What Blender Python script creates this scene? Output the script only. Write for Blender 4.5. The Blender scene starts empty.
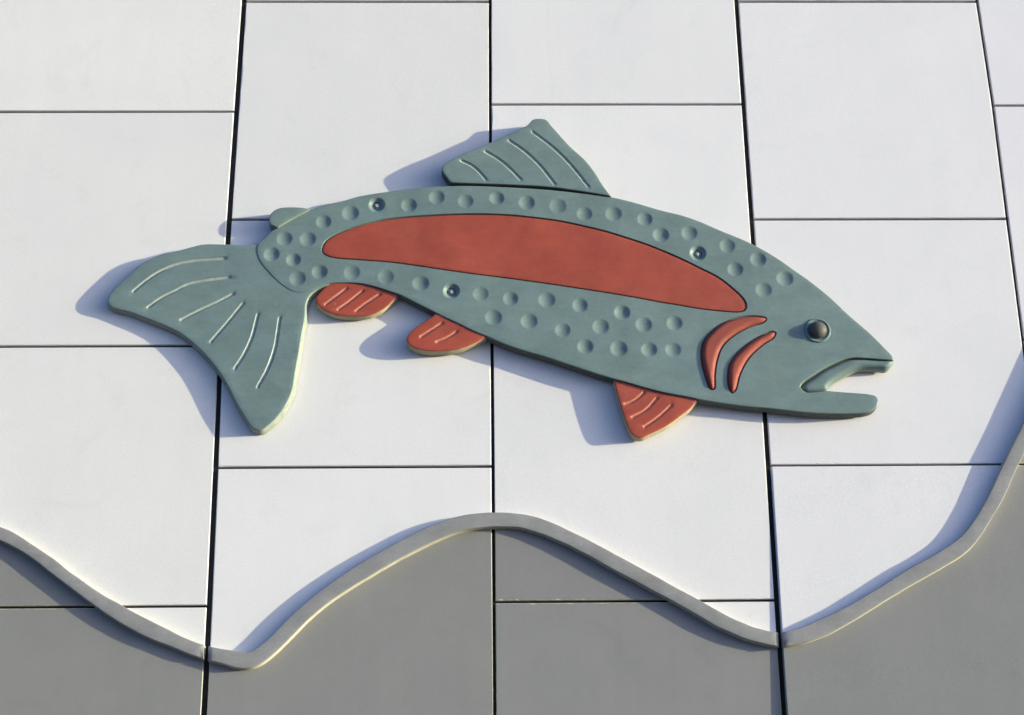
import bpy, math, random
import numpy as np
from mathutils import Vector, Matrix
from mathutils.geometry import delaunay_2d_cdt

# ------------------------------------------------------------------ camera, sky, sun, exposure
scene = bpy.context.scene
COL = scene.collection
U = 0.6 / 268.0            # one drawing unit in metres: a wall panel is 268 units = 0.6 m
EYE_HEIGHT = 1.6           # camera height above the ground
CAM_DIST = 6.0258568 * 0.6
RIGHT, UP, FORWARD = [Vector(v) for v in [[0.9998164, -0.016159, -0.0102956], [0.0035039, -0.374081, 0.9273894], [0.0188371, 0.9272553, 0.3739557]]]
cam_data = bpy.data.cameras.new('camera')
cam_data.sensor_width = 36.0
cam_data.lens = 1744.442 / 1024.0 * 36.0
cam_data.clip_start, cam_data.clip_end = 0.05, 2000.0
cam = bpy.data.objects.new('camera', cam_data)
COL.objects.link(cam)
cam.matrix_world = Matrix(((RIGHT.x, UP.x, -FORWARD.x, 0.0), (RIGHT.y, UP.y, -FORWARD.y, -CAM_DIST),
                           (RIGHT.z, UP.z, -FORWARD.z, EYE_HEIGHT), (0, 0, 0, 1)))
scene.camera = cam

SUN_RATIO = 3.7           # how far a shadow runs along the wall for each unit of relief
SUN_RISE = 0.10            # climb of the sun along the wall for each unit sideways
TO_SUN = Vector((1.0, -1.0 / SUN_RATIO, SUN_RISE)).normalized()
world = bpy.data.worlds.new('World')
scene.world = world
world.use_nodes = True
wn = world.node_tree
sky = wn.nodes.new('ShaderNodeTexSky')
sky.sky_type = 'NISHITA'
sky.sun_disc = False
sky.sun_elevation = math.asin(TO_SUN.z)
sky.sun_rotation = math.atan2(TO_SUN.x, TO_SUN.y)
sky.air_density, sky.dust_density, sky.ozone_density = 0.4, 2.6, 2.6
bg = wn.nodes['Background']
bg.inputs['Strength'].default_value = 0.15
wn.links.new(sky.outputs['Color'], bg.inputs['Color'])
sun_data = bpy.data.lights.new('sun', 'SUN')
sun_data.energy = 2.0
sun_data.angle = math.radians(0.5)
sun_data.color = (1.0, 0.965, 0.62)
sun = bpy.data.objects.new('sun', sun_data)
COL.objects.link(sun)
sun.location = TO_SUN * 20
sun.rotation_euler = TO_SUN.to_track_quat('Z', 'Y').to_euler()
vs = scene.view_settings
vs.view_transform, vs.look, vs.gamma, vs.use_curve_mapping = 'Standard', 'None', 1.0, False
vs.exposure = 1.70

# ------------------------------------------------------------------ measured shapes (units along the wall: x to the right, z above the eye)
TAIL = [(-232.26,771.48),(-256.63,772.21),(-279.96,772.38),(-291.94,769.32),(-304.87,765.37),(-318.22,762.22),(-326.91,759.04),
    (-339.75,751.77),(-352.19,739.63),(-364.44,725.8),(-371.28,715.52),(-371.34,708.41),(-366.98,703.46),(-349.23,698.1),(-329.64,690.13),
    (-313.16,683.07),(-297.34,674.74),(-282.05,662.58),(-269.77,649.86),(-257.52,634.88),(-246.27,616.84),(-235.14,595.5),(-225.87,580.88),
    (-219.79,573.38),(-212.62,571.75),(-205.81,576.32),(-194.7,588.43),(-188.04,600.55),(-183.41,613.07),(-181.09,633.1),(-178.35,653.29),
    (-176.09,673.68),(-173.83,689.04),(-173.02,706.26),(-169.02,715.57),(-161.71,721.81),(-150.8,726.41),(-148.89,729.83,1),
    (-163.85,726.01),(-176.8,723.29),(-187.96,726.14),(-197.27,732.87),(-207.22,742.39),(-216.3,754.18),(-219.77,764.28),(-217.5,770.43),
    (-212.26,778.81,1),(-220.15,773.26)]
BODY = [(-211.11,786.69,1),(-205.25,790.48),(-192.14,799.45),(-178.64,807.42),(-168.56,812.23),(-161.48,815.02),(-138.07,820.63),
    (-124.53,824.98),(-107.96,828.26),(-90.02,830.97),(-70.52,833.66),(-53.76,835.34),(-34.52,836.3),(-8.79,836.54),(25.71,835.07),
    (71.0,831.83),(104.39,827.71),(136.91,823.02),(157.93,817.47),(187.07,807.91),(208.39,802.04),(228.53,794.02),(248.2,784.21),
    (268.73,774.66),(286.11,764.92),(303.3,753.23),(318.25,741.15),(336.46,726.12),(355.04,708.33),(371.32,690.0),(390.4,670.72),
    (403.72,654.83),(410.78,645.58),(411.69,641.4,1),(398.01,642.5),(382.17,643.92),(370.51,644.16),(361.58,642.36),(350.94,637.68),
    (340.27,632.26),(329.5,625.27),(320.51,619.04),(316.64,613.55),(320.99,608.06),(328.57,607.62),(343.54,609.27,1),(358.76,607.75),
    (373.02,606.67),(384.69,605.37),(390.37,603.57),(392.59,599.68),(390.89,593.8),(386.32,589.0),(379.19,586.41),(365.3,585.3),
    (342.65,585.36),(320.79,586.57),(299.61,589.02),(284.98,590.94),(265.41,592.68),(243.95,595.69),(219.57,599.76),(204.98,603.17),
    (183.52,607.45),(162.08,613.32),(147.86,617.9),(133.5,622.18),(119.13,626.78),(98.97,633.98),(81.91,640.22),(67.66,645.51),
    (44.49,652.88),(32.63,657.11),(21.26,661.77),(9.68,667.52),(-5.02,673.83),(-19.55,681.68),(-34.22,689.14),(-43.03,694.02),
    (-61.52,704.35),(-79.27,714.07),(-91.28,718.7),(-105.94,723.8),(-120.79,727.26),(-135.69,728.07),(-151.15,727.13),(-161.68,723.04),
    (-171.6,719.18),(-181.59,717.74),(-190.73,720.91),(-201.29,729.05),(-212.13,740.54),(-220.79,752.07),(-225.04,763.62),(-224.12,772.48),
    (-217.3,779.17)]
ADIPOSE = [(-211.54,805.88),(-204.21,811.0),(-192.32,812.34),(-180.56,811.63),(-172.35,810.25,1),(-178.64,806.15),(-191.8,798.22),
    (-204.87,789.41,1),(-211.9,792.25),(-214.09,798.5)]
DORSAL = [(-36.64,859.36),(-27.36,866.12),(-12.14,874.65),(10.83,885.09),(33.82,897.13),(50.83,906.13),(56.99,912.92),(63.19,914.23),
    (70.81,912.9),(76.93,904.91),(95.72,880.85),(110.6,864.97),(120.85,849.55),(127.99,835.85),(136.05,823.14,1),(101.24,829.66),
    (70.96,834.1),(25.7,836.96),(-8.77,838.3),(-28.83,839.14,1),(-37.44,853.54)]
ANAL = [(-151.25,727.03),(-157.69,720.66),(-162.98,713.31),(-163.51,708.05),(-158.51,701.69),(-149.56,695.99),(-137.89,692.68),
    (-123.1,691.87),(-109.95,693.13),(-101.12,696.48),(-91.15,703.77),(-83.75,711.74),(-81.4,715.8,1),(-87.5,727.07,1),(-119.86,734.91),
    (-145.01,733.87,1)]
PELVIC = [(-44.55,692.7),(-52.59,686.43),(-66.72,675.54),(-71.8,667.36),(-70.33,661.34),(-63.94,656.7),(-52.32,653.87),(-34.1,653.59),
    (-19.54,655.79),(-5.05,661.31),(6.9,668.05,1),(3.98,684.28,1),(-39.01,704.04,1)]
PECTORAL = [(132.95,621.42,1),(137.21,600.96),(142.43,581.1),(147.62,567.59),(152.04,562.82),(158.25,562.07),(167.69,566.26),
    (182.28,573.65),(197.26,584.39),(207.68,592.7),(214.25,600.11,1),(211.59,612.22,1),(158.78,625.13,1),(136.21,630.52,1)]
STRIPE = [(-158.44,765.61),(-156.21,772.66),(-150.48,778.47),(-138.66,785.12),(-125.33,790.43),(-111.95,794.27),(-97.01,797.64),
    (-80.39,799.86),(-54.85,801.77),(-19.68,803.31),(10.4,803.23),(32.91,802.02),(55.4,799.45),(83.16,795.27),(110.32,788.71),
    (132.73,782.41),(147.57,777.18),(169.71,769.01),(191.72,759.07),(209.32,750.18),(223.95,741.99),(242.45,731.16),(256.6,718.4),
    (264.94,709.01),(267.87,702.41),(266.73,696.83),(261.07,694.76),(240.52,696.02),(218.45,698.93),(196.52,703.15),(181.84,705.71),
    (159.88,710.38),(130.66,715.84),(101.18,721.01),(71.65,725.98),(24.86,733.23),(-12.25,738.57),(-49.32,744.72),(-69.57,748.27),
    (-91.86,751.51),(-121.46,754.26),(-143.88,756.39),(-152.86,758.83),(-157.73,762.24)]
GILLS = [[(287.43,686.31),(277.45,688.73),(259.72,687.47),(244.6,682.3),(232.58,672.91),(223.51,661.61),(220.59,647.25),(221.85,633.17),
    (225.21,617.91),(227.36,612.0),(230.79,611.57),(232.5,626.88),(235.62,642.5),(241.58,656.72),(252.46,667.66),(269.36,677.78),
    (284.41,683.06)],[(295.55,671.12),(291.0,671.88),(275.96,664.89),(260.59,653.22),(249.13,639.15),(245.95,626.83),(246.14,612.88),
    (248.9,607.71),(252.02,610.44),(257.33,626.79),(267.09,644.0),(281.4,657.99),(293.65,666.59)]]
LIP = [(412.37,642.09),(408.74,635.26),(404.18,632.29),(395.75,632.75),(382.86,633.44),(375.81,632.61),(368.61,629.87),(360.28,625.32),
    (351.5,619.94),(346.13,614.77),(343.54,610.87,1),(329.25,609.24),(321.96,609.69),(317.78,614.78),(321.52,619.85),(330.52,626.08),
    (341.2,633.07),(351.78,638.47),(362.32,643.03),(371.16,644.82),(382.82,644.57),(398.67,643.11)]
DIMPLES = [(-197.38,777.66),(-173.67,776.88),(-209.77,760.36),(-187.47,753.91),(-182.59,733.2),(-160.65,740.29),(-128.05,739.18),
    (-158.3,796.42),(-131.09,806.16),(-71.34,814.6),(-42.9,823.27),(-93.67,734.06),(-58.43,726.52),(-13.33,818.72),(18.72,821.97),
    (49.38,816.83),(81.25,812.96),(108.43,803.84),(138.18,803.77),(170.07,797.56),(185.83,779.81),(214.96,781.68),(253.04,767.25),
    (283.52,751.8),(259.57,740.9),(309.36,730.48),(286.95,718.1),(1.8,714.54),(31.67,709.05),(68.09,707.71),(101.27,701.45),(14.49,688.7),
    (50.09,684.43),(83.35,674.55),(143.17,693.67),(121.37,678.4),(164.41,680.34),(195.2,681.88),(105.43,656.79),(138.66,654.53),
    (168.84,653.36),(192.62,653.28)]
BOLTS = [(-104.43,815.36),(222.56,758.98),(-27.72,717.84)]
EYE = (338.12,673.45)
TAIL_RAYS = [[(-346.44,720.83),(-334.03,732.86),(-319.94,743.39),(-305.53,749.85),(-291.03,753.76),(-273.27,755.75),
    (-256.94,756.53)],[(-330.52,703.19),(-318.0,713.38),(-303.78,721.4),(-292.53,727.71),(-277.89,731.68),
    (-251.45,735.58)],[(-296.73,689.23),(-278.89,699.54),(-261.87,708.15),(-246.8,716.81)],[(-266.06,665.36),(-250.08,686.5),
    (-236.27,706.1)],[(-240.87,636.66),(-232.14,652.25),(-225.61,669.56),(-220.73,694.18)],[(-217.43,617.01),(-208.32,636.36),
    (-202.44,656.76),(-200.12,675.54),(-198.8,689.92)]]
DORSAL_RAYS = [[(-17.43,864.35),(-7.71,859.32),(0.02,852.32),(7.2,843.01)],[(7.66,874.98),(19.84,866.87),(30.42,857.39),
    (43.07,842.95)],[(32.17,887.9),(48.85,874.57),(63.84,858.27),(78.24,837.56)],[(56.77,898.05),(75.87,881.47),(93.73,861.61),
    (112.7,834.72)]]
ANAL_RAYS = [[(-153.52,705.28),(-142.76,714.01),(-133.34,722.13)],[(-140.57,699.56),(-129.29,708.49),(-117.11,719.32)],[(-122.44,697.86),
    (-113.21,705.92),(-100.07,715.53)]]
PELVIC_RAYS = [[(-57.51,668.93),(-43.86,678.38),(-37.11,683.12)],[(-41.48,663.38),(-29.89,668.83),(-22.54,673.87)]]
PECTORAL_RAYS = [[(143.47,597.16),(148.74,598.82),(156.19,603.29),(161.91,608.63)],[(149.95,583.35),(164.39,591.63),
    (174.27,602.38)],[(161.52,573.33),(175.63,583.24),(188.31,594.98)]]
WAVE_TOP = [(-1347.57,449.04),(-1278.37,400.92),(-1218.19,364.94),(-1175.32,357.23),(-1142.39,370.02),(-1090.61,418.72),(-1036.68,464.7),
    (-989.84,485.01),(-947.82,485.77),(-896.95,465.86),(-822.16,415.16),(-749.58,369.27),(-710.59,355.0),(-676.07,368.79),(-627.46,415.87),
    (-568.06,462.04),(-523.31,482.46),(-490.57,486.24),(-456.42,476.46),(-444.78,471.66),(-425.26,459.95),(-401.64,443.5),(-377.99,425.9),
    (-354.78,410.74),(-331.85,397.39),(-301.63,381.79),(-279.29,370.68),(-258.86,362.07),(-244.33,358.87),(-227.69,355.67),
    (-216.71,354.47),(-209.61,357.04),(-197.42,366.84),(-179.84,385.75),(-162.11,402.63),(-144.08,417.53),(-129.67,427.7),(-114.07,438.4),
    (-86.52,454.78),(-58.92,469.8),(-38.27,479.11),(-15.8,485.56),(10.48,488.21),(34.83,487.38),(47.28,485.51),(66.35,478.93),
    (94.21,465.68),(123.63,449.24),(152.85,432.62),(181.93,415.53),(206.42,401.48),(224.54,390.61),(242.46,381.13),(260.44,373.58),
    (278.49,369.47),(287.47,370.17),(300.91,374.08),(327.68,385.36),(352.19,397.29),(381.57,414.32),(411.05,431.87),(440.89,447.81),
    (461.1,461.74),(475.41,477.99),(489.77,499.01),(508.72,532.47),(523.03,556.51),(535.98,578.93),(562.98,628.52),(590.17,675.94),
    (618.9,708.82),(651.84,725.38),(680.91,714.17),(722.43,653.72),(770.2,578.93),(824.41,496.24),(872.08,440.97),(916.27,421.02),
    (967.73,435.47),(1058.35,489.94),(1161.35,545.82)]
WAVE_LOW = [(-1348.46,433.67),(-1279.5,385.87),(-1218.86,351.05),(-1171.37,342.43),(-1134.91,355.1),(-1081.38,403.45),(-1028.46,449.11),
    (-983.61,469.28),(-946.61,471.03),(-898.71,451.26),(-824.15,400.88),(-747.22,355.25),(-708.21,340.14),(-670.13,353.8),(-619.76,400.54),
    (-561.42,446.38),(-519.73,467.65),(-489.05,471.91),(-455.1,463.16),(-439.54,455.43),(-419.92,442.83),(-396.28,425.04),(-372.85,407.78),
    (-349.67,391.59),(-319.37,373.58),(-287.53,360.01),(-258.12,348.76),(-243.6,344.93),(-226.94,340.34),(-216.01,339.34),(-207.43,341.33),
    (-194.85,349.64),(-177.27,366.99),(-161.49,384.11),(-143.57,399.83),(-125.61,412.59),(-98.2,429.84),(-86.23,437.16),(-58.75,452.26),
    (-30.76,465.49),(-12.16,471.32),(12.31,474.16),(34.68,473.44),(47.07,470.4),(56.78,467.38),(79.04,457.77),(102.85,445.24),
    (130.4,429.05),(159.56,412.58),(184.83,398.15),(206.53,384.98),(223.68,374.96),(250.39,363.02),(270.38,357.59),(282.75,356.19),
    (292.38,357.26),(307.32,360.37),(326.29,367.64),(350.77,380.43),(380.09,397.89),(409.4,414.73),(439.14,430.73),(463.16,445.12),
    (479.33,461.04),(494.83,482.89),(505.9,498.93),(522.03,528.31),(531.84,544.69),(558.2,590.37),(587.26,638.06),(615.88,671.49),
    (646.68,688.88),(670.78,680.03),(708.62,630.08),(756.36,556.04),(810.54,474.16),(863.52,422.32),(912.77,404.45),(967.87,418.75),
    (1060.35,473.79),(1163.0,529.25)]
BODY_HEIGHT = [(-224.4,11.4),(-179.3,12.0),(-129.2,12.8),(-29.0,14.4),(121.5,14.6),(282.5,14.4),(416.9,13.8)]
TAIL_HEIGHT = [(-371.6,9.4),(-229.4,10.75),(-179.3,11.6),(-139.3,11.6)]
JOINTS = {1: [(297.9,-254.1),(499.3,-255.69),(570.7,-256.87),(635.8,-257.64),(778.6,-256.75),(827.8,-256.45),
    (1070.7,-253.76)],2:
    [(300.5,13.22),(523.1,13.04),(665.9,12.93),(933.9,12.63),(1070.8,13.18)],3:
    [(294.0,280.91),
    (501.5,281.49),(542.3,282.12),(590.2,282.68),(776.6,282.39),(815.2,282.19),(1070.9,282.0)],4:
    [(664.0,547.94),(805.9,548.06),
    (942.0,548.45),(1071.0,545.89)]}
COURSES = {(0,3.5): 932.4,(0,2.5): 665.1,(0,1.5): 400.1,(1,4): 1068.8,(1,3): 805.5,(1,2): 537.1,(2,3.5): 940.7,(2,1.5): 402.4,(3,4): 1069.1,(3,3): 804.5,(3,2):
    536.6,(4,3.5): 939.0}

random.seed(7)
RNG = np.random.default_rng(7)

# ------------------------------------------------------------------ materials
def new_mat(name):
    m = bpy.data.materials.new(name)
    m.use_nodes = True
    nt = m.node_tree
    return m, nt, nt.nodes['Principled BSDF']

def node(nt, kind, **inputs):
    n = nt.nodes.new(kind)
    for k, v in inputs.items():
        key = k.replace('_', ' ')
        if key in n.inputs: n.inputs[key].default_value = v
        else: setattr(n, k, v)
    return n

def noise(nt, vec, scale, detail=4.0, rough=0.55, dist=0.0):
    n = node(nt, 'ShaderNodeTexNoise', Scale=scale, Detail=detail, Roughness=rough, Distortion=dist)
    nt.links.new(vec, n.inputs['Vector'])
    return n.outputs['Fac']

def ramp(nt, fac, stops):
    r = nt.nodes.new('ShaderNodeValToRGB')
    el = r.color_ramp.elements
    while len(el) < len(stops): el.new(0.5)
    for e, (p, c) in zip(el, stops):
        e.position = p
        e.color = (c[0], c[1], c[2], 1) if hasattr(c, '__len__') else (c, c, c, 1)
    nt.links.new(fac, r.inputs['Fac'])
    return r.outputs['Color']

def mix(nt, a, b, fac, mode='MIX'):
    n = nt.nodes.new('ShaderNodeMix')
    n.data_type, n.blend_type = 'RGBA', mode
    for sock, v in ((n.inputs[0], fac), (n.inputs[6], a), (n.inputs[7], b)):
        if isinstance(v, bpy.types.NodeSocket): nt.links.new(v, sock)
        elif hasattr(v, '__len__'): sock.default_value = (*v, 1)
        else: sock.default_value = v
    return n.outputs[2]

def bump(nt, bsdf, heights):
    prev = None
    for h, strength, dist in heights:
        b = node(nt, 'ShaderNodeBump', Strength=strength, Distance=dist)
        nt.links.new(h, b.inputs['Height'])
        if prev: nt.links.new(prev, b.inputs['Normal'])
        prev = b.outputs['Normal']
    nt.links.new(prev, bsdf.inputs['Normal'])

def position(nt, scale=(1, 1, 1)):
    g = nt.nodes.new('ShaderNodeNewGeometry')
    m = node(nt, 'ShaderNodeMapping', Scale=scale)
    nt.links.new(g.outputs['Position'], m.inputs['Vector'])
    return m.outputs['Vector']

def painted_panel(name, light, dark, stain, streak):
    """Painted precast panel: faint blotches, fine vertical streaks, specks of dirt; each panel has its own tint."""
    m, nt, b = new_mat(name)
    p = position(nt)
    info = nt.nodes.new('ShaderNodeObjectInfo')
    c = ramp(nt, noise(nt, p, 4.5, 5, 0.6, 0.4), [(0.3, dark), (0.7, light)])
    st = noise(nt, position(nt, (26, 26, 1.6)), 1.0, 3, 0.6)
    c = mix(nt, c, ramp(nt, st, [(0.25, 0.84), (0.75, 1.0)]), streak, 'MULTIPLY')
    blot = ramp(nt, noise(nt, p, 9.0, 6, 0.65, 0.8), [(0.56, 0.0), (0.78, 1.0)])
    c = mix(nt, c, stain, mix(nt, (0, 0, 0), blot, 0.30))
    speck = ramp(nt, noise(nt, p, 75.0, 2, 0.5), [(0.74, 0.0), (0.80, 1.0)])
    gate = ramp(nt, noise(nt, p, 6.0, 3, 0.5), [(0.5, 0.0), (0.7, 1.0)])
    c = mix(nt, c, stain, mix(nt, (0, 0, 0), mix(nt, speck, gate, 1.0, 'MULTIPLY'), 0.75))
    grain = ramp(nt, noise(nt, p, 420.0, 2, 0.7), [(0.3, 0.89), (0.7, 1.05)])
    c = mix(nt, c, grain, 1.0, 'MULTIPLY')
    pit = node(nt, 'ShaderNodeTexVoronoi', Scale=38.0)
    nt.links.new(p, pit.inputs['Vector'])
    hole = ramp(nt, pit.outputs['Distance'], [(0.045, 1.0), (0.08, 0.0)])
    sparse = ramp(nt, noise(nt, p, 11.0, 3, 0.6), [(0.54, 0.0), (0.60, 1.0)])
    pits = mix(nt, hole, sparse, 1.0, 'MULTIPLY')
    c = mix(nt, c, stain, mix(nt, (0, 0, 0), pits, 0.7))
    drip = ramp(nt, noise(nt, position(nt, (34, 34, 0.9)), 1.0, 4, 0.65), [(0.60, 0.0), (0.80, 1.0)])
    run = ramp(nt, noise(nt, p, 2.3, 3, 0.5), [(0.46, 0.0), (0.66, 1.0)])
    c = mix(nt, c, stain, mix(nt, (0, 0, 0), mix(nt, drip, run, 1.0, 'MULTIPLY'), 0.40))
    c = mix(nt, c, info.outputs['Color'], 1.0, 'MULTIPLY')
    nt.links.new(c, b.inputs['Base Color'])
    b.inputs['Roughness'].default_value = 0.72
    b.inputs['Specular IOR Level'].default_value = 0.25
    bump(nt, b, [(noise(nt, p, 3.2, 2, 0.5), 0.30, 0.004), (noise(nt, p, 260.0, 4, 0.6), 0.2, 0.0006)])
    return m

def relief_paint(name, stops, rough, fine, streak=(6, 6, 9)):
    """Brushed mineral paint on the cast relief: cloudy colour, worn patches, fine tooth."""
    m, nt, b = new_mat(name)
    p = position(nt)
    c = ramp(nt, noise(nt, p, 9.0, 5, 0.6, 0.6), stops)
    c2 = ramp(nt, noise(nt, position(nt, streak), 2.2, 4, 0.6, 0.3), [(0.3, 0.80), (0.7, 1.12)])
    c = mix(nt, c, c2, 0.7, 'MULTIPLY')
    grain = ramp(nt, noise(nt, p, 170.0, 3, 0.6), [(0.25, 0.86), (0.75, 1.08)])
    c = mix(nt, c, grain, 0.6, 'MULTIPLY')
    sc = ramp(nt, noise(nt, p, 95.0, 2, 0.5), [(0.765, 0.0), (0.79, 1.0)])
    c = mix(nt, c, (0.5, 0.49, 0.45), mix(nt, (0, 0, 0), sc, 0.55))
    brush = ramp(nt, noise(nt, position(nt, (30, 30, 170)), 1.0, 3, 0.6), [(0.3, 0.95), (0.7, 1.04)])
    c = mix(nt, c, brush, 1.0, 'MULTIPLY')
    nt.links.new(c, b.inputs['Base Color'])
    rr = ramp(nt, noise(nt, p, 20.0, 4, 0.6), [(0.3, rough - 0.08), (0.7, rough + 0.1)])
    nt.links.new(rr, b.inputs['Roughness'])
    b.inputs['Specular IOR Level'].default_value = 0.45
    bump(nt, b, [(noise(nt, p, 14.0, 3, 0.5), 0.16, 0.0030), (noise(nt, p, 320.0, 3, 0.6), fine, 0.0005)])
    return m

def plain(name, col, rough, metal=0.0, grain=60.0, amount=0.25, bumps=0.2, dist=0.001):
    m, nt, b = new_mat(name)
    p = position(nt)
    d = tuple(v * (1 - amount) for v in col)
    e = tuple(min(1, v * (1 + amount)) for v in col)
    nt.links.new(ramp(nt, noise(nt, p, grain, 5, 0.6), [(0.3, d), (0.7, e)]), b.inputs['Base Color'])
    b.inputs['Roughness'].default_value = rough
    b.inputs['Metallic'].default_value = metal
    bump(nt, b, [(noise(nt, p, grain * 4, 3, 0.6), bumps, dist)])
    return m

M_WHITE = painted_panel('white_wall_paint', (0.81, 0.763, 0.782), (0.768, 0.727, 0.748), (0.60, 0.59, 0.58), 0.12)
M_GREY = painted_panel('grey_wall_paint', (0.268, 0.256, 0.256), (0.244, 0.234, 0.236), (0.19, 0.186, 0.185), 0.28)
M_TRIM = relief_paint('pale_grey_moulding_paint', [(0.3, (0.262, 0.248, 0.252)), (0.7, (0.292, 0.278, 0.278))], 0.7, 0.25)
M_GREEN = relief_paint('sage_green_paint', [(0.2, (0.158, 0.216, 0.214)), (0.5, (0.173, 0.234, 0.226)), (0.8, (0.194, 0.252, 0.232))], 0.44, 0.2)
M_RED = relief_paint('terracotta_red_paint', [(0.2, (0.345, 0.056, 0.030)), (0.5, (0.385, 0.068, 0.036)), (0.8, (0.415, 0.084, 0.047))], 0.5, 0.2)
M_GILL = relief_paint('dull_terracotta_paint', [(0.25, (0.30, 0.058, 0.036)), (0.75, (0.36, 0.076, 0.048))], 0.72, 0.5)
M_GREEN_CUT = plain('lightened_green_groove', (0.33, 0.37, 0.33), 0.8, 0.0, 90, 0.2)  # ray grooves coloured paler than the plate, to brighten their sunlit walls
M_RED_CUT = plain('lightened_red_groove', (0.50, 0.165, 0.115), 0.8, 0.0, 90, 0.2)  # same paling in the red fins: sunlit groove walls lifted by colour
M_RAW = plain('bare_pale_concrete', (0.50, 0.47, 0.37), 0.85, 0.0, 80, 0.15)
M_FIN_EDGE = plain('thin_red_wash', (0.42, 0.35, 0.23), 0.8, 0.0, 80, 0.2)
M_BODY_EDGE = plain('shaded_green_edge', (0.085, 0.10, 0.088), 0.8, 0.0, 80, 0.2)  # body and dorsal sides, darkened in colour to deepen the shaded undersides
M_GREEN_EDGE = plain('sunlit_green_edge', (0.27, 0.29, 0.24), 0.8, 0.0, 80, 0.2)  # tail, adipose and lip sides, lightened in colour for a sunlit rim
M_BRONZE = plain('dark_bronze', (0.072, 0.068, 0.055), 0.62, 0.0, 90, 0.35, 0.35, 0.0015)
M_STEEL = plain('dull_steel', (0.42, 0.42, 0.40), 0.55, 0.2, 120, 0.2)
M_SOCKET = plain('dark_socket', (0.015, 0.015, 0.016), 0.6)
M_BACK = plain('dark_joint_backing', (0.016, 0.015, 0.015), 0.9)
M_GROUND = plain('paved_ground', (0.11, 0.105, 0.10), 0.9, 0.0, 3.0, 0.25, 0.3, 0.004)

# ------------------------------------------------------------------ helpers
def to_world(p):                       # (x, z, relief) in units -> metres
    return (p[0] * U, -p[2] * U, EYE_HEIGHT + p[1] * U)

def link(name, verts, faces, mat, parent=None, smooth_angle=None, units=True, side=None, side_from=0, cut=None, cut_faces=()):
    me = bpy.data.meshes.new(name)
    me.from_pydata([to_world(v) for v in verts] if units else verts, [], faces)
    me.materials.append(mat)
    if side:
        me.materials.append(side)
        me.polygons.foreach_set('material_index', [0] * side_from + [1] * (len(me.polygons) - side_from))
    if cut:
        me.materials.append(cut)
        for i in cut_faces: me.polygons[i].material_index = 2
    if smooth_angle is not None:
        me.polygons.foreach_set('use_smooth', [True] * len(me.polygons))
        me.set_sharp_from_angle(angle=math.radians(smooth_angle))
    me.update()
    o = bpy.data.objects.new(name, me)
    COL.objects.link(o)
    if parent: o.parent = parent
    return o

def tag(o, label, cat, group=None):
    o['label'], o['category'], o['kind'] = label, cat, 'thing'
    if group: o['group'] = group
    return o

def thing(name, label, cat):
    o = bpy.data.objects.new(name, None)
    COL.objects.link(o)
    return tag(o, label, cat)

def spline(pts, step, closed):
    """Centripetal curve through the points, sharp where a point is flagged as a corner, resampled evenly."""
    P = [np.array(p[:2], float) for p in pts]
    corner = [len(p) > 2 for p in pts]
    n = len(P)
    out = []
    for i in range(n if closed else n - 1):
        a, b = i, (i + 1) % n
        p1, p2 = P[a], P[b]
        p0 = P[(a - 1) % n] if (closed or a > 0) else 2 * p1 - p2
        p3 = P[(b + 1) % n] if (closed or b < n - 1) else 2 * p2 - p1
        if corner[a]: p0 = 2 * p1 - p2
        if corner[b]: p3 = 2 * p2 - p1
        t0 = 0.0
        t1 = t0 + max(1e-3, np.linalg.norm(p1 - p0)) ** 0.5
        t2 = t1 + max(1e-3, np.linalg.norm(p2 - p1)) ** 0.5
        t3 = t2 + max(1e-3, np.linalg.norm(p3 - p2)) ** 0.5
        k = max(1, int(round(np.linalg.norm(p2 - p1) / step)))
        for j in range(k):
            t = t1 + (t2 - t1) * j / k
            a1 = (t1 - t) / (t1 - t0) * p0 + (t - t0) / (t1 - t0) * p1
            a2 = (t2 - t) / (t2 - t1) * p1 + (t - t1) / (t2 - t1) * p2
            a3 = (t3 - t) / (t3 - t2) * p2 + (t - t2) / (t3 - t2) * p3
            b1 = (t2 - t) / (t2 - t0) * a1 + (t - t0) / (t2 - t0) * a2
            b2 = (t3 - t) / (t3 - t1) * a2 + (t - t1) / (t3 - t1) * a3
            out.append((t2 - t) / (t2 - t1) * b1 + (t - t1) / (t2 - t1) * b2)
    if not closed: out.append(P[-1])
    return np.array(out)

def ccw(L):
    x, y = L[:, 0], L[:, 1]
    return L if np.sum(x * np.roll(y, -1) - np.roll(x, -1) * y) > 0 else L[::-1]

def normals(L):                        # outward normals of a counter-clockwise loop
    t = np.roll(L, -1, 0) - np.roll(L, 1, 0)
    t /= np.maximum(1e-9, np.linalg.norm(t, axis=1))[:, None]
    return np.stack([t[:, 1], -t[:, 0]], 1)

def dist_to(P, L, closed):
    A = L
    B = np.roll(L, -1, 0) if closed else L[1:]
    A = A if closed else L[:-1]
    out = np.full(len(P), 1e9)
    d = B - A
    dd = np.maximum(1e-9, (d * d).sum(1))
    for s in range(0, len(P), 2000):
        q = P[s:s + 2000, None, :] - A[None]
        t = np.clip((q * d[None]).sum(2) / dd[None], 0, 1)
        r = q - t[..., None] * d[None]
        out[s:s + 2000] = np.sqrt((r * r).sum(2)).min(1)
    return out

def inside(P, L):
    x, y = P[:, 0], P[:, 1]
    res = np.zeros(len(P), bool)
    X1, Y1 = L[:, 0], L[:, 1]
    X2, Y2 = np.roll(X1, -1), np.roll(Y1, -1)
    for a, b, c, d in zip(X1, Y1, X2, Y2):
        if b == d: continue
        hit = ((b > y) != (d > y))
        res ^= hit & (x < (c - a) * (y - b) / (d - b) + a)
    return res

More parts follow.
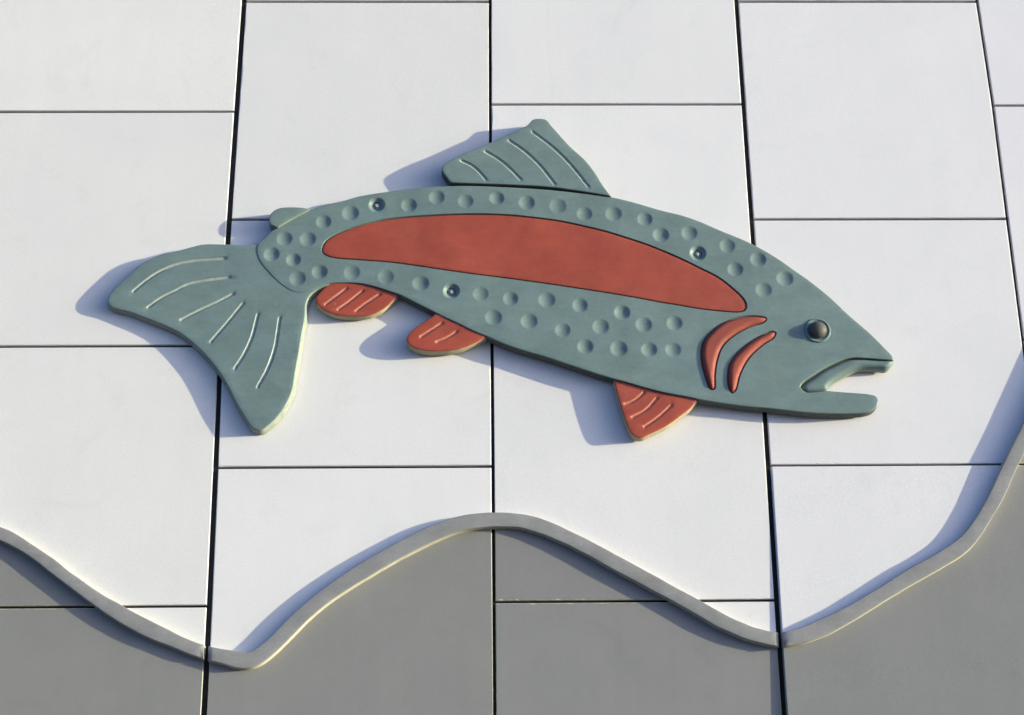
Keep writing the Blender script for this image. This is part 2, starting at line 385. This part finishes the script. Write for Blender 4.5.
def cast_plate(name, outline, top, back, edge, mat, parent, grid=5.0, step=2.0, draft=0.8,
               grooves=(), groove_w=1.7, groove_d=1.3, dimples=(), dishes=(), ready=False, pockets=(), side=None, cut=None):
    """A cast plate seen from the front: rounded rim, dished spots, cut grooves, a sunk pocket, sides and back."""
    L = ccw(np.array(outline) if ready else spline(outline, step, True))
    N = normals(L)
    pts = [L]
    for f in (0.12, 0.35, 0.65, 1.0):
        R = L - N * edge * f
        ok = dist_to(R, L, True) > edge * f * 0.9
        pts.append(R[ok & inside(R, L)])
    gx, gz = np.meshgrid(np.arange(L[:, 0].min(), L[:, 0].max(), grid), np.arange(L[:, 1].min(), L[:, 1].max(), grid))
    G = np.stack([gx.ravel(), gz.ravel()], 1)
    G[::2, 1] += grid * 0.37
    G = G[inside(G, L)]
    G = G[dist_to(G, L, True) > edge + grid * 0.35]
    lines = [spline(g, 1.6, False) for g in grooves]
    extra = []
    offs = np.array([-1.25, -1.0, -0.75, -0.4, 0.0, 0.4, 0.75, 1.0, 1.25]) * groove_w
    for g in lines:
        t = np.gradient(g, axis=0)
        t /= np.linalg.norm(t, axis=1)[:, None]
        n = np.stack([-t[:, 1], t[:, 0]], 1)
        for o in offs: extra.append(g + n * o)
        for e, s in ((0, -1), (-1, 1)):
            for r in (0.5, 0.9, 1.2):
                for a in (-0.9, -0.45, 0.0, 0.45, 0.9):
                    dv = t[e] * s
                    extra.append((g[e] + groove_w * r * np.array([dv[0] * math.cos(a) - dv[1] * math.sin(a),
                                                                  dv[0] * math.sin(a) + dv[1] * math.cos(a)]))[None])
        G = G[dist_to(G, g, False) > groove_w * 1.6]
    for (c, r, d) in list(dimples) + list(dishes):
        c = np.array(c)
        for f, k in ((0.0, 1), (0.25, 8), (0.5, 14), (0.72, 20), (0.9, 24), (1.0, 24), (1.12, 24)):
            a = np.arange(k) * 2 * math.pi / k
            extra.append(c + r * f * np.stack([np.cos(a), np.sin(a)], 1))
        G = G[np.linalg.norm(G - c, axis=1) > r * 1.3]
    sunk = []
    for pk, dp in pockets:
        PK = ccw(spline(pk, 2.0, True))
        n = normals(PK)
        for o in (2.1, 1.5, 1.0, 0.4, -1.2): extra.append(PK + n * o)
        G = G[(dist_to(G, PK, True) > 3.4)]
        sunk.append((PK, dp))
    A = np.concatenate(pts + [G] + extra)
    if extra:
        keep = np.ones(len(A), bool)
        n0 = sum(len(p) for p in pts)
        E = A[n0 + len(G):]
        keep[n0 + len(G):] = inside(E, L) & (dist_to(E, L, True) > 0.4)
        A = A[keep]
    nl = len(L)
    vo, eo, fo, _, _, _ = delaunay_2d_cdt([Vector(p) for p in A.tolist()], [], [list(range(nl))], 1, 1e-4)
    V = np.array([v[:] for v in vo])
    h = top(V) if callable(top) else np.full(len(V), float(top))
    d = dist_to(V, L, True)
    k = np.clip(edge - d, 0, edge)
    h -= edge - np.sqrt(np.maximum(0, edge * edge - k * k))
    for g in lines:
        q = dist_to(V, g, False) / groove_w
        h -= groove_d * (1 - np.minimum(q, 1) ** 2)
    for (c, r, dp) in dimples:
        q = np.linalg.norm(V - np.array(c), axis=1) / r
        h -= dp * np.maximum(0, 1 - q ** 2) ** 1.15
    for (c, r, dp) in dishes:
        q = np.linalg.norm(V - np.array(c), axis=1) / r
        h -= dp * np.clip((1 - q) / 0.55, 0, 1)
    for PK, dp in sunk:
        sd = dist_to(V, PK, True) * np.where(inside(V, PK), -1, 1)
        h -= dp * np.clip((1.5 - sd) / 1.1, 0, 1)
    verts = [(V[i, 0], V[i, 1], h[i]) for i in range(len(V))]
    faces = []
    for f in fo:
        a, b, c = (V[j] for j in f[:3])
        s = (b[0] - a[0]) * (c[1] - a[1]) - (b[1] - a[1]) * (c[0] - a[0])
        faces.append(tuple(f) if s > 0 else tuple(reversed(f)))
    # sides follow the real boundary edges of the front
    count = {}
    for f in faces:
        for i in range(len(f)):
            count[(f[i], f[(i + 1) % len(f)])] = 1
    rim = [(a, b) for (a, b) in count if (b, a) not in count]
    nxt = dict(rim)
    start = rim[0][0]
    loop = [start]
    while nxt.get(loop[-1], start) != start and len(loop) < len(rim) + 2: loop.append(nxt[loop[-1]])
    LB = V[loop]
    n_front = len(faces)
    NB = normals(LB)
    base = len(verts)
    hb = back(LB) if callable(back) else np.full(len(LB), float(back))
    for p, q, z in zip(LB, NB, hb): verts.append((p[0] + q[0] * draft, p[1] + q[1] * draft, z))
    m = len(loop)
    for i in range(m):
        j = (i + 1) % m
        faces.append((loop[j], loop[i], base + i, base + j))
    faces.append(tuple(base + i for i in reversed(range(m))))
    cut_faces = []
    if cut and lines:
        mid = np.array([V[list(f)].mean(0) for f in faces[:n_front]])
        q = np.min([dist_to(mid, g, False) for g in lines], axis=0)
        cut_faces = np.nonzero(q < groove_w * 0.75)[0].tolist()
    return link(name, verts, faces, mat, parent, 38, side=side, side_from=n_front, cut=cut, cut_faces=cut_faces)

def lathe(name, c, profile, mat, parent, seg=32, angle=40):
    """Surface of revolution standing on the wall side: profile is (radius, relief)."""
    verts, faces = [], []
    for r, h in profile:
        for k in range(seg):
            a = 2 * math.pi * k / seg
            verts.append((c[0] + r * math.cos(a), c[1] + r * math.sin(a), h))
    for i in range(len(profile) - 1):
        for k in range(seg):
            a, b = i * seg + k, i * seg + (k + 1) % seg
            faces.append((a, b, b + seg, a + seg))
    n = (len(profile) - 1) * seg
    faces.append(tuple(n + k for k in range(seg)))
    faces.append(tuple(reversed(range(seg))))
    return link(name, verts, faces, mat, parent, angle)

# ------------------------------------------------------------------ ground
Z_GROUND = -EYE_HEIGHT / U
g = link('ground', [(-600, -600, 0), (600, -600, 0), (600, 600, 0), (-600, 600, 0)], [(0, 1, 2, 3)], M_GROUND, units=False)
g['kind'] = 'structure'

# ------------------------------------------------------------------ wall of square panels
wave_top = spline(WAVE_TOP, 3.0, False)
wave_low = spline(WAVE_LOW, 3.0, False)
_wx = np.linspace(max(wave_top[0, 0], wave_low[0, 0]), min(wave_top[-1, 0], wave_low[-1, 0]), 900)
_wz = 0.5 * (np.interp(_wx, wave_top[:, 0], wave_top[:, 1]) + np.interp(_wx, wave_low[:, 0], wave_low[:, 1]))
def wave(x): return np.interp(x, _wx, _wz)

C0, C1 = -1, 6                          # columns of panels
def joint_x(k, z):
    if k in JOINTS:
        t = JOINTS[k]
        return float(np.interp(z, [a for a, b in t], [b for a, b in t]))
    return 12.9 + (k - 2) * 268.0
def joint_half(k): return {1: 2.7, 3: 2.5}.get(k, 1.6 if k % 2 == 0 else 2.4)
def courses(c):
    out = []
    r = -3.0 if c % 2 else -2.5
    while r < 6.6:
        out.append(COURSES.get((c, r), COURSES.get((c, int(r) if r == int(r) else r), r * 268.0 + 0.0)))
        r += 1.0
    out = [z for z in out if z > Z_GROUND + 60]
    return [Z_GROUND + 0.5] + out
WALL_TOP = 6.2 * 268
wall = link('panel_wall', [(joint_x(C0, 0) - 2, Z_GROUND, -4.2), (joint_x(C1 + 1, 0) + 2, Z_GROUND, -4.2),
                           (joint_x(C1 + 1, 0) + 2, WALL_TOP, -4.2), (joint_x(C0, 0) - 2, WALL_TOP, -4.2),
                           (joint_x(C0, 0) - 2, Z_GROUND, -110), (joint_x(C1 + 1, 0) + 2, Z_GROUND, -110),
                           (joint_x(C1 + 1, 0) + 2, WALL_TOP, -110), (joint_x(C0, 0) - 2, WALL_TOP, -110)],
            [(0, 1, 2, 3), (5, 4, 7, 6), (1, 5, 6, 2), (4, 0, 3, 7), (3, 2, 6, 7), (4, 5, 1, 0)], M_BACK)
tag(wall, 'outdoor wall of large square panels, white above and grey below a wavy moulding', 'wall')

def panel_piece(name, loop, mat, chamfer, tint, proud, jitter=True):
    """One panel: flat front, small chamfer all round, sides going back into the joint."""
    L = ccw(np.array(loop))
    N = normals(L)
    t1 = np.roll(L, -1, 0) - L
    t0 = L - np.roll(L, 1, 0)
    t1 /= np.maximum(1e-9, np.linalg.norm(t1, axis=1))[:, None]
    t0 /= np.maximum(1e-9, np.linalg.norm(t0, axis=1))[:, None]
    n1 = np.stack([t1[:, 1], -t1[:, 0]], 1); n0 = np.stack([t0[:, 1], -t0[:, 0]], 1)
    mid = n0 + n1
    mid /= np.maximum(0.35, (mid * n1).sum(1))[:, None]      # mitred offset
    wear = 1 + RNG.normal(0, 0.25, len(L))
    wear[RNG.random(len(L)) < 0.05] += 1.4                  # a few chipped spots along the arris
    F = L - mid * (chamfer * wear)[:, None]
    n = len(L)
    verts = [(p[0], p[1], proud(p)) for p in F] + [(p[0], p[1], proud(p) - chamfer * 0.9) for p in L] + [(p[0], p[1], -13.0) for p in L]
    faces = [tuple(range(n))]
    for i in range(n):
        j = (i + 1) % n
        faces.append((i, n + i, n + j, j))
        faces.append((n + i, 2 * n + i, 2 * n + j, n + j))
    o = link(name, verts, faces, mat, wall, side=M_RAW if mat == M_GREY else None, side_from=1)
    o.color = (*tint, 1)
    return o

def side_points(a, b, step=14.0):
    k = max(1, int(np.hypot(b[0] - a[0], b[1] - a[1]) / step))
    return [(a[0] + (b[0] - a[0]) * i / k, a[1] + (b[1] - a[1]) * i / k) for i in range(k)]

for c in range(C0, C1 + 1):
    zs = courses(c) + [WALL_TOP]
    zs = [z for i, z in enumerate(zs) if z <= WALL_TOP and (i == len(zs) - 1 or z < WALL_TOP - 30)]
    for z0, z1 in zip(zs[:-1], zs[1:]):
        gap = 1.35
        a, b = z0 + gap, z1 - gap
        zz = np.linspace(a, b, 20)
        xl = [joint_x(c, z) + joint_half(c) for z in zz]
        xr = [joint_x(c + 1, z) - joint_half(c + 1) for z in zz]
        base = 0.0 + RNG.normal(0, 0.12)
        tx, tz = RNG.normal(0, 0.0006), RNG.normal(0, 0.0006)
        xm, zm = (xl[0] + xr[0]) / 2, (a + b) / 2
        lean = 0.0
        if c == 3 and 200 < z0 < 420: lean, base = 3.2, 1.3                   # this one stands out of line towards its foot
        if c == 3 and z1 < 420: base += 4.5
        def proud(p, base=base, tx=tx, tz=tz, xm=xm, zm=zm, lean=lean, a=a, b=b):
            return base + tx * (p[0] - xm) + tz * (p[1] - zm) + lean * min(1.0, max(0.0, (b - p[1]) / (b - a)))
        w = (c - 1.5) / 4.0
        tint = np.array([1.0 - 0.02 * w, 1.0 - 0.025 * w, 0.985 + 0.03 * w]) * (1 + RNG.normal(0, 0.022))  # camera's warm-to-lilac drift put into the panel colour, plus random tone
        wl, wr = wave(np.array(xl)), wave(np.array(xr))
        xs = np.linspace(min(xl), max(xr), 60)
        ws = wave(xs)
        left = list(zip(xl, zz))
        right = list(zip(xr, zz))
        if ws.max() <= a + 1 or ws.min() >= b - 1:
            grey = ws.min() >= b - 1
            loop = side_points((xl[0], a), (xr[0], a)) + right[:-1] + side_points((xr[-1], b), (xl[-1], b)) + left[:0:-1]
            panel_piece('grey_panel' if grey else 'white_panel', loop, M_GREY if grey else M_WHITE, 0.55, tint, proud)
            continue
        # the moulding crosses this panel: a white piece above it and a grey piece below
        fx = np.linspace(xl[0], xr[0], 90)
        fw = wave(fx)
        for upper in (True, False):
            free = (fw < b - 2.0) if upper else (fw > a + 2.0)
            i = 0
            while i < len(fx):
                if not free[i]: i += 1; continue
                j = i
                while j + 1 < len(fx) and free[j + 1]: j += 1
                if j - i >= 2:
                    X, W = fx[i:j + 1], np.clip(fw[i:j + 1], a, b)
                    if upper: loop = list(zip(X, W)) + [(x, b) for x in X[::-1]]
                    else: loop = [(x, a) for x in X] + list(zip(X[::-1], W[::-1]))
                    ded = [loop[0]]
                    for p in loop[1:]:
                        if math.hypot(p[0] - ded[-1][0], p[1] - ded[-1][1]) > 0.3: ded.append(p)
                    if math.hypot(ded[0][0] - ded[-1][0], ded[0][1] - ded[-1][1]) < 0.3: ded.pop()
                    # follow the slightly uneven upright joints
                    ded = [(joint_x(c, p[1]) + joint_half(c), p[1]) if abs(p[0] - xl[0]) < 0.01 else
                           (joint_x(c + 1, p[1]) - joint_half(c + 1), p[1]) if abs(p[0] - xr[0]) < 0.01 else p for p in ded]
                    panel_piece('white_panel' if upper else 'grey_panel', ded, M_WHITE if upper else M_GREY, 0.55, tint, proud)
                i = j + 1

# ------------------------------------------------------------------ wavy moulding
moulding = thing('wave_moulding', 'raised grey wave-shaped moulding running along the foot of the white panels', 'moulding')
cuts = [joint_x(-1, 0), joint_x(1, 355), joint_x(3, 370), joint_x(5, 0), joint_x(7, 0)]
for a, b, za in zip(cuts[:-1], cuts[1:], (0, 0, 1, 1)):
    a2, b2 = a + 2.2, b - 2.2
    up = [p for p in wave_top if a2 < p[0] < b2]
    lo = [p for p in wave_low if a2 < p[0] < b2]
    def at(curve, x): return (x, float(np.interp(x, curve[:, 0], curve[:, 1])))
    xa = max(a2, wave_top[0, 0], wave_low[0, 0]); xb = min(b2, wave_top[-1, 0], wave_low[-1, 0])
    lo = [at(wave_low, xa)] + [tuple(p) for p in lo if xa + 1.5 < p[0] < xb - 1.5] + [at(wave_low, xb)]
    up = [at(wave_top, xb)] + [tuple(p) for p in reversed(up) if xa + 1.5 < p[0] < xb - 1.5] + [at(wave_top, xa)]
    rough = np.convolve(RNG.normal(0, 0.5, len(lo) + len(up)), np.hanning(9) / 4, 'same')[:, None] * np.array([0.3, 0.6])
    loop = np.array(lo + up) + rough
    lift = 2.2 if za else 0.0
    cast_plate('moulding_segment', loop, 7.6 + lift, -0.6, 0.9, M_TRIM, moulding, grid=5.5, draft=0.5, ready=True, side=M_RAW)

# ------------------------------------------------------------------ fish
fish = thing('fish_relief', 'green cast trout with red stripe and fins mounted on the white panels', 'fish sculpture')
bx, bh = [p[0] for p in BODY_HEIGHT], [p[1] for p in BODY_HEIGHT]
tx_, th_ = [p[0] for p in TAIL_HEIGHT], [p[1] for p in TAIL_HEIGHT]
def body_top(P): return np.interp(P[:, 0], bx, bh)
def tail_top(P): return np.interp(P[:, 0], tx_, th_)
BACK = 1.2
cast_plate('tail_fin', TAIL, tail_top, BACK, 1.0, M_GREEN, fish, grooves=TAIL_RAYS, groove_w=2.1, groove_d=1.25, cut=M_GREEN_CUT, draft=1.8, side=M_GREEN_EDGE)
cast_plate('body', BODY, body_top, 3.6, 1.0, M_GREEN, fish, grid=5.0,
           dimples=[(p, 8.2 * (1 + RNG.normal(0, 0.04)), 1.58 * (1 + RNG.normal(0, 0.12))) for p in DIMPLES],
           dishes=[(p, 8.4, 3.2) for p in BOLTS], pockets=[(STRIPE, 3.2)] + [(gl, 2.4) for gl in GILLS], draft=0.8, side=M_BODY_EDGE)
cast_plate('lateral_stripe', STRIPE, lambda P: body_top(P) - 0.7, lambda P: body_top(P) - 4.0, 0.9, M_RED, fish, draft=0.0)
cast_plate('adipose_fin', ADIPOSE, 14.8, 3.0, 1.3, M_GREEN, fish, draft=0.8, side=M_GREEN_EDGE)
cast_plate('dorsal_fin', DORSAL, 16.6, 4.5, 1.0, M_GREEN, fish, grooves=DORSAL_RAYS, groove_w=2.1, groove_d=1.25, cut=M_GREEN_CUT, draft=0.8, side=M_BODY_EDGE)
cast_plate('anal_fin', ANAL, 11.2, 3.0, 1.0, M_RED, fish, grooves=ANAL_RAYS, groove_w=2.1, groove_d=1.15, cut=M_RED_CUT, side=M_FIN_EDGE)
cast_plate('pelvic_fin', PELVIC, 13.2, 3.0, 1.0, M_RED, fish, grooves=PELVIC_RAYS, groove_w=2.1, groove_d=1.15, cut=M_RED_CUT, side=M_FIN_EDGE)
cast_plate('pectoral_fin', PECTORAL, 12.2, 3.0, 1.0, M_RED, fish, grooves=PECTORAL_RAYS, groove_w=2.1, groove_d=1.15, cut=M_RED_CUT, side=M_FIN_EDGE)
for gl in GILLS:
    cast_plate('gill_cover', gl, lambda P: body_top(P) + 2.5, lambda P: body_top(P) - 3.0, 4.4, M_GILL, fish, grid=1.6, step=1.6, draft=0.2)
cast_plate('lip', LIP, lambda P: np.interp(P[:, 0], [LIP[13][0], LIP[0][0]], [10.2, 13.8]), 3.4, 5.8, M_GREEN, fish, grid=1.8, step=1.6, draft=0.3, side=M_GREEN_EDGE)
h0 = float(np.interp(EYE[0], bx, bh))
ring = lathe('eye_ring', EYE, [(13.4, h0 - 1), (13.2, h0 + 0.5), (12.6, h0 + 1.3), (11.6, h0 + 1.4), (10.6, h0 + 0.4), (8.4, h0 + 0.05)], M_GREEN, fish)
eye = lathe('eye', EYE, [(8.8, h0 - 1), (9.0, h0 + 1.2)] + [(9.0 * math.cos(a), h0 + 1.2 + 6.6 * math.sin(a)) for a in (0.2, 0.4, 0.6, 0.8, 1.0, 1.2, 1.4, 1.53)], M_BRONZE, fish, angle=60)
ring.parent = eye
for p in BOLTS:
    hh = float(np.interp(p[0], bx, bh))
    b = lathe('bolt', p, [(4.9, -1.5), (4.9, hh - 2.9), (4.5, hh - 2.6), (4.1, hh - 2.6), (3.8, hh - 3.2), (2.0, hh - 3.2)], M_SOCKET, fish, seg=20)
    lathe('bolt_tip', (p[0] - 0.2, p[1]), [(1.9, hh - 4), (1.9, hh - 2.4), (1.4, hh - 1.9), (0.6, hh - 1.8)], M_STEEL, b, seg=14)

for o in fish.children:
    if o.name.split('.')[0] in ('anal_fin', 'pelvic_fin', 'pectoral_fin', 'gill_cover', 'lateral_stripe'):
        o['label'] = 'terracotta red painted ' + o.name.split('.')[0].replace('_', ' ')
eye['label'] = 'dark bronze domed eye'
